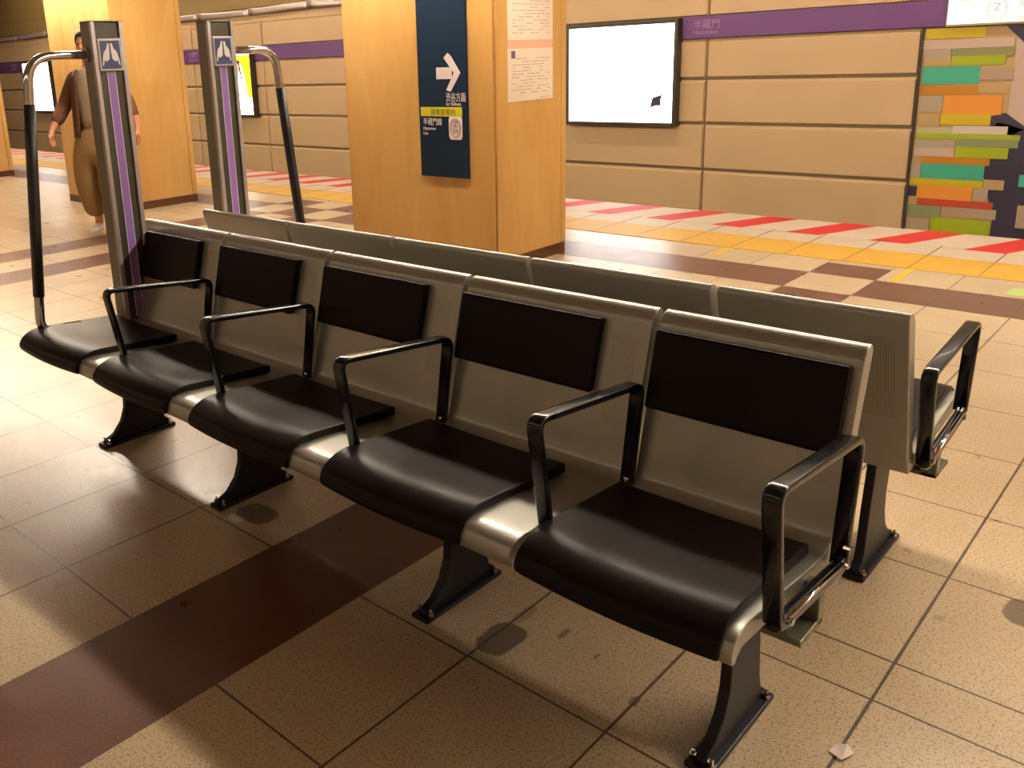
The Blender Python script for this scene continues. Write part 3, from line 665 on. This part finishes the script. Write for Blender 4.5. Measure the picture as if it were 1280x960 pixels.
# ---------------------------------------------------------------- walking person
def skin_mesh(name, nodes, edges, m, parent, sub=2, root=0):
    me = bpy.data.meshes.new(name); me.from_pydata([n_[0] for n_ in nodes], edges, []); me.materials.append(m)
    o = bpy.data.objects.new(name, me); C.objects.link(o)
    if parent is not None: o.parent = parent; o.matrix_parent_inverse = Matrix()
    md = o.modifiers.new('skin', 'SKIN'); md.use_smooth_shade = True
    lay = me.skin_vertices[0].data if me.skin_vertices else None
    if lay is None:
        bpy.context.view_layer.objects.active = o
        me.attributes
    for i, n_ in enumerate(nodes):
        r = n_[1]; rr = r if isinstance(r, tuple) else (r, r)
        me.skin_vertices[0].data[i].radius = rr
        me.skin_vertices[0].data[i].use_root = (i == root)
    s = o.modifiers.new('sub', 'SUBSURF'); s.levels = sub; s.render_levels = sub
    return o
def person():
    # local frame: faces -y, x to its left; height 1.86 scene units
    t = thing('person', 'person in khaki trousers and brown jacket walking behind the left bench post', 'person', (-7.86, 4.01, 0))
    t.rotation_euler = (0, 0, math.radians(38))
    h = 1.0
    N = [((0, 0, .98), (.15, .12)), ((0, 0, 1.14), (.125, .095)), ((0, -.01, 1.32), (.15, .105)), ((0, 0, 1.47), (.13, .09)), ((0, -.005, 1.555), (.055, .055)), ((0, -.015, 1.62), (.055, .058)),
         ((0, -.03, 1.69), (.078, .088)), ((0, -.025, 1.77), (.082, .098)), ((0, -.01, 1.83), (.06, .07)),
         ((.17, 0, 1.45), .05), ((.30, .05, 1.24), .048), ((.38, .0, 1.07), .038), ((.415, -.05, .975), (.03, .022)), ((.42, -.07, .93), (.036, .018)),
         ((-.17, 0, 1.45), .05), ((-.28, .02, 1.24), .048), ((-.34, -.10, 1.07), .038), ((-.36, -.16, .99), (.03, .022)), ((-.365, -.185, .945), (.036, .018)),
         ((.09, 0, .90), .095), ((.10, -.10, .52), .062), ((.10, .02, .10), .042), ((.10, .0, .055), .042), ((.10, -.14, .035), (.040, .03)),
         ((-.09, 0, .90), .095), ((-.10, -.02, .52), .062), ((-.13, .08, .14), .042), ((-.13, .08, .08), .042), ((-.13, -.05, .04), (.040, .03))]
    E_ = [(0, 1), (1, 2), (2, 3), (3, 4), (4, 5), (5, 6), (6, 7), (7, 8), (3, 9), (9, 10), (10, 11), (11, 12), (12, 13), (3, 14), (14, 15), (15, 16), (16, 17), (17, 18),
          (0, 19), (19, 20), (20, 21), (21, 22), (22, 23), (0, 24), (24, 25), (25, 26), (26, 27), (27, 28)]
    # fingers
    for base, sgn in ((13, 1), (18, -1)):
        bp_ = Vector(N[base][0])
        for k, (dx_, ln) in enumerate(((-.022, .060), (-.008, .070), (.007, .066), (.021, .052))):
            i0 = len(N); N.append((tuple(bp_+Vector((dx_*.3, dx_, -.03))), .0095)); N.append((tuple(bp_+Vector((dx_*.3-.008*sgn, dx_*1.05, -.03-ln*.6))), .009)); N.append((tuple(bp_+Vector((dx_*.3-.022*sgn, dx_*1.05, -.03-ln))), .0075))
            E_ += [(base, i0), (i0, i0+1), (i0+1, i0+2)]
        i0 = len(N); N.append((tuple(bp_+Vector((-.01*sgn, -.040, .0))), .011)); N.append((tuple(bp_+Vector((-.018*sgn, -.055, -.04))), .009)); E_ += [(base, i0), (i0, i0+1)]
    skin_mesh('body', N, E_, M['skin'], t)
    # face details
    bm = bmesh.new(); bmesh.ops.create_icosphere(bm, subdivisions=2, radius=1, matrix=Matrix.Translation((0, -.128, 1.715)) @ Matrix.Diagonal((.012, .016, .022, 1))); link_local('nose', bm, M['skin'], t)
    for s in (-1, 1):
        bm = bmesh.new(); bmesh.ops.create_icosphere(bm, subdivisions=2, radius=1, matrix=Matrix.Translation((s*.03, -.108, 1.742)) @ Matrix.Diagonal((.012, .008, .007, 1))); link_local('eye', bm, M['hair'], t)
        bm = bmesh.new(); bmesh.ops.create_icosphere(bm, subdivisions=2, radius=1, matrix=Matrix.Translation((s*.083, -.015, 1.72)) @ Matrix.Diagonal((.009, .018, .03, 1))); link_local('ear', bm, M['skin'], t)
    bm = bmesh.new(); bmesh.ops.create_icosphere(bm, subdivisions=2, radius=1, matrix=Matrix.Translation((0, -.110, 1.672)) @ Matrix.Diagonal((.022, .008, .006, 1))); link_local('mouth', bm, new_mat('lips', (.35, .08, .06), .5), t)
    # hair cap
    bm = bmesh.new(); bmesh.ops.create_uvsphere(bm, u_segments=24, v_segments=16, radius=1, matrix=Matrix.Translation((0, .0, 1.775)) @ Matrix.Diagonal((.098, .115, .105, 1)))
    bmesh.ops.delete(bm, geom=[v for v in bm.verts if (v.co.y < -.055 and v.co.z < 1.80)], context='VERTS')
    for v in bm.verts:
        if v.co.z < 1.72: v.co.z -= .04
    o = link_local('hair', bm, M['hair'], t); sm = o.modifiers.new('solid', 'SOLIDIFY'); sm.thickness = .012
    # shirt and jacket
    skin_mesh('shirt', [((0, 0, .96), (.18, .14)), ((0, -.005, 1.15), (.165, .13)), ((0, -.015, 1.32), (.19, .14)), ((0, 0, 1.47), (.185, .12)), ((0, 0, 1.56), (.085, .08))], [(0, 1), (1, 2), (2, 3), (3, 4)], M['shirt'], t)
    skin_mesh('jacket_sleeve', [((.10, 0, 1.50), .09), ((.265, .03, 1.30), .072), ((.305, .05, 1.22), .068), ((.375, .0, 1.06), .056)], [(0, 1), (1, 2), (2, 3)], M['jacket'], t, root=1)
    skin_mesh('jacket_sleeve', [((-.10, 0, 1.50), .09), ((-.25, .015, 1.32), .072), ((-.285, .02, 1.22), .072), ((-.345, -.12, 1.04), .062)], [(0, 1), (1, 2), (2, 3)], M['jacket'], t, root=1)
    for s in (-1, 1):   # open front panels of the jacket
        bm = bmesh.new(); rows = []
        for i in range(9):
            f = i/8; z = 1.52-.60*f; row = []
            for j in range(9):
                a = (.32+.68*j/8)*math.pi*.5*2 - .0; ang = math.radians(28+j*19)
                rx_, ry_ = .185+.03*f, .14+.035*f
                if z > 1.44: k = 1-(z-1.44)/.16; rx_ *= .55+.45*k; ry_ *= .75+.25*k
                row.append(bm.verts.new((s*rx_*math.sin(ang), -ry_*math.cos(ang) - .005, z + .006*math.sin(j*2.1+i))))
            rows.append(row)
        for a, b_ in zip(rows, rows[1:]):
            for j in range(8): bm.faces.new((a[j], a[j+1], b_[j+1], b_[j]))
        o = link_local('jacket_panel', bm, M['jacket'], t); sm = o.modifiers.new('solid', 'SOLIDIFY'); sm.thickness = .014
    # wide trousers
    skin_mesh('trousers', [((0, 0, 1.04), (.165, .13)), ((0, 0, .92), (.22, .17)), ((.11, -.02, .78), (.16, .16)), ((.13, -.09, .50), (.155, .15)), ((.13, -.05, .30), (.125, .125)), ((.12, -.02, .13), (.10, .105)),
               ((-.12, 0, .78), (.16, .16)), ((-.14, .0, .50), (.155, .15)), ((-.14, .05, .30), (.125, .125)), ((-.135, .07, .15), (.10, .105))],
              [(0, 1), (1, 2), (2, 3), (3, 4), (4, 5), (1, 6), (6, 7), (7, 8), (8, 9)], M['trousers'], t)
    for (x_, y_, z_, m) in ((.10, -.06, .0, M['shoe_dark']), (-.13, .02, .01, M['shoe'])):
        skin_mesh('shoe', [((x_, y_+.08, z_+.055), (.045, .05)), ((x_, y_, z_+.05), (.046, .045)), ((x_, y_-.12, z_+.038), (.048, .034)), ((x_, y_-.17, z_+.033), (.035, .026))], [(0, 1), (1, 2), (2, 3)], m, t)
    return t
def link_local(name, bm, m, parent):
    me = bpy.data.meshes.new(name); bmesh.ops.recalc_face_normals(bm, faces=bm.faces); bm.to_mesh(me); bm.free(); me.materials.append(m)
    for p in me.polygons: p.use_smooth = True
    o = bpy.data.objects.new(name, me); C.objects.link(o); o.parent = parent; return o
person()

# ---------------------------------------------------------------- ceiling tube lamps
M['tube'] = {}
def lamp_row(y, power, x0, x1, label, z=CEIL):
    m = new_mat('lit_tube_%g' % y, (1, 1, 1), .3, emit=LAMP_COL, estr=power)
    x = x0; k = 0
    body = new_mat('lamp_housing', (.6, .58, .52), .4) if 'lamp_housing' not in bpy.data.materials else bpy.data.materials['lamp_housing']
    bm = bmesh.new(); hw = .22 if power > 100 and z == CEIL else .09; prism_x(bm, [(y-hw, z), (y+hw, z), (y+hw-.04, z-.05), (y-hw+.04, z-.05)], x0, x1)
    t = thing('ceiling_lamp', label, 'ceiling lamp', ((x0+x1)/2, y, z-.05), 'rows of ceiling tube lamps')
    link('housing', bm, body, t)
    while x < x1-.1:
        e = min(x+1.2, x1)
        twin = power > 100 and z == CEIL   # the main row holds twin tubes, each over an added strip cutting its downward light
        for yy in ((y-.05, y+.05) if twin else (y,)):
            bm = bmesh.new(); tube(bm, [(x+.03, yy, z-.075), (e-.03, yy, z-.075)], .026, .026, seg=8, up=Vector((0, 1, 0)))
            link('tube', bm, m, t, smooth=True)
            if twin: link('light_blocker', bx(x+.02, e-.02, yy-.015, yy+.015, z-.139, z-.136), body, t)
        x = e + .03
LABELS = ['row of ceiling tube lamps behind the viewer', 'short row of ceiling tube lamps beyond the left end of the benches', 'row of ceiling tube lamps between benches and pillars', 'row of ceiling tube lamps above the yellow strip']
for (y, p, a_, b_), lb in zip(ROWS, LABELS): lamp_row(y, p, a_, b_, lb)
lamp_row(9.7, TRACK, -26., 5.5, 'row of tube lamps above the tracks', z=4.4)
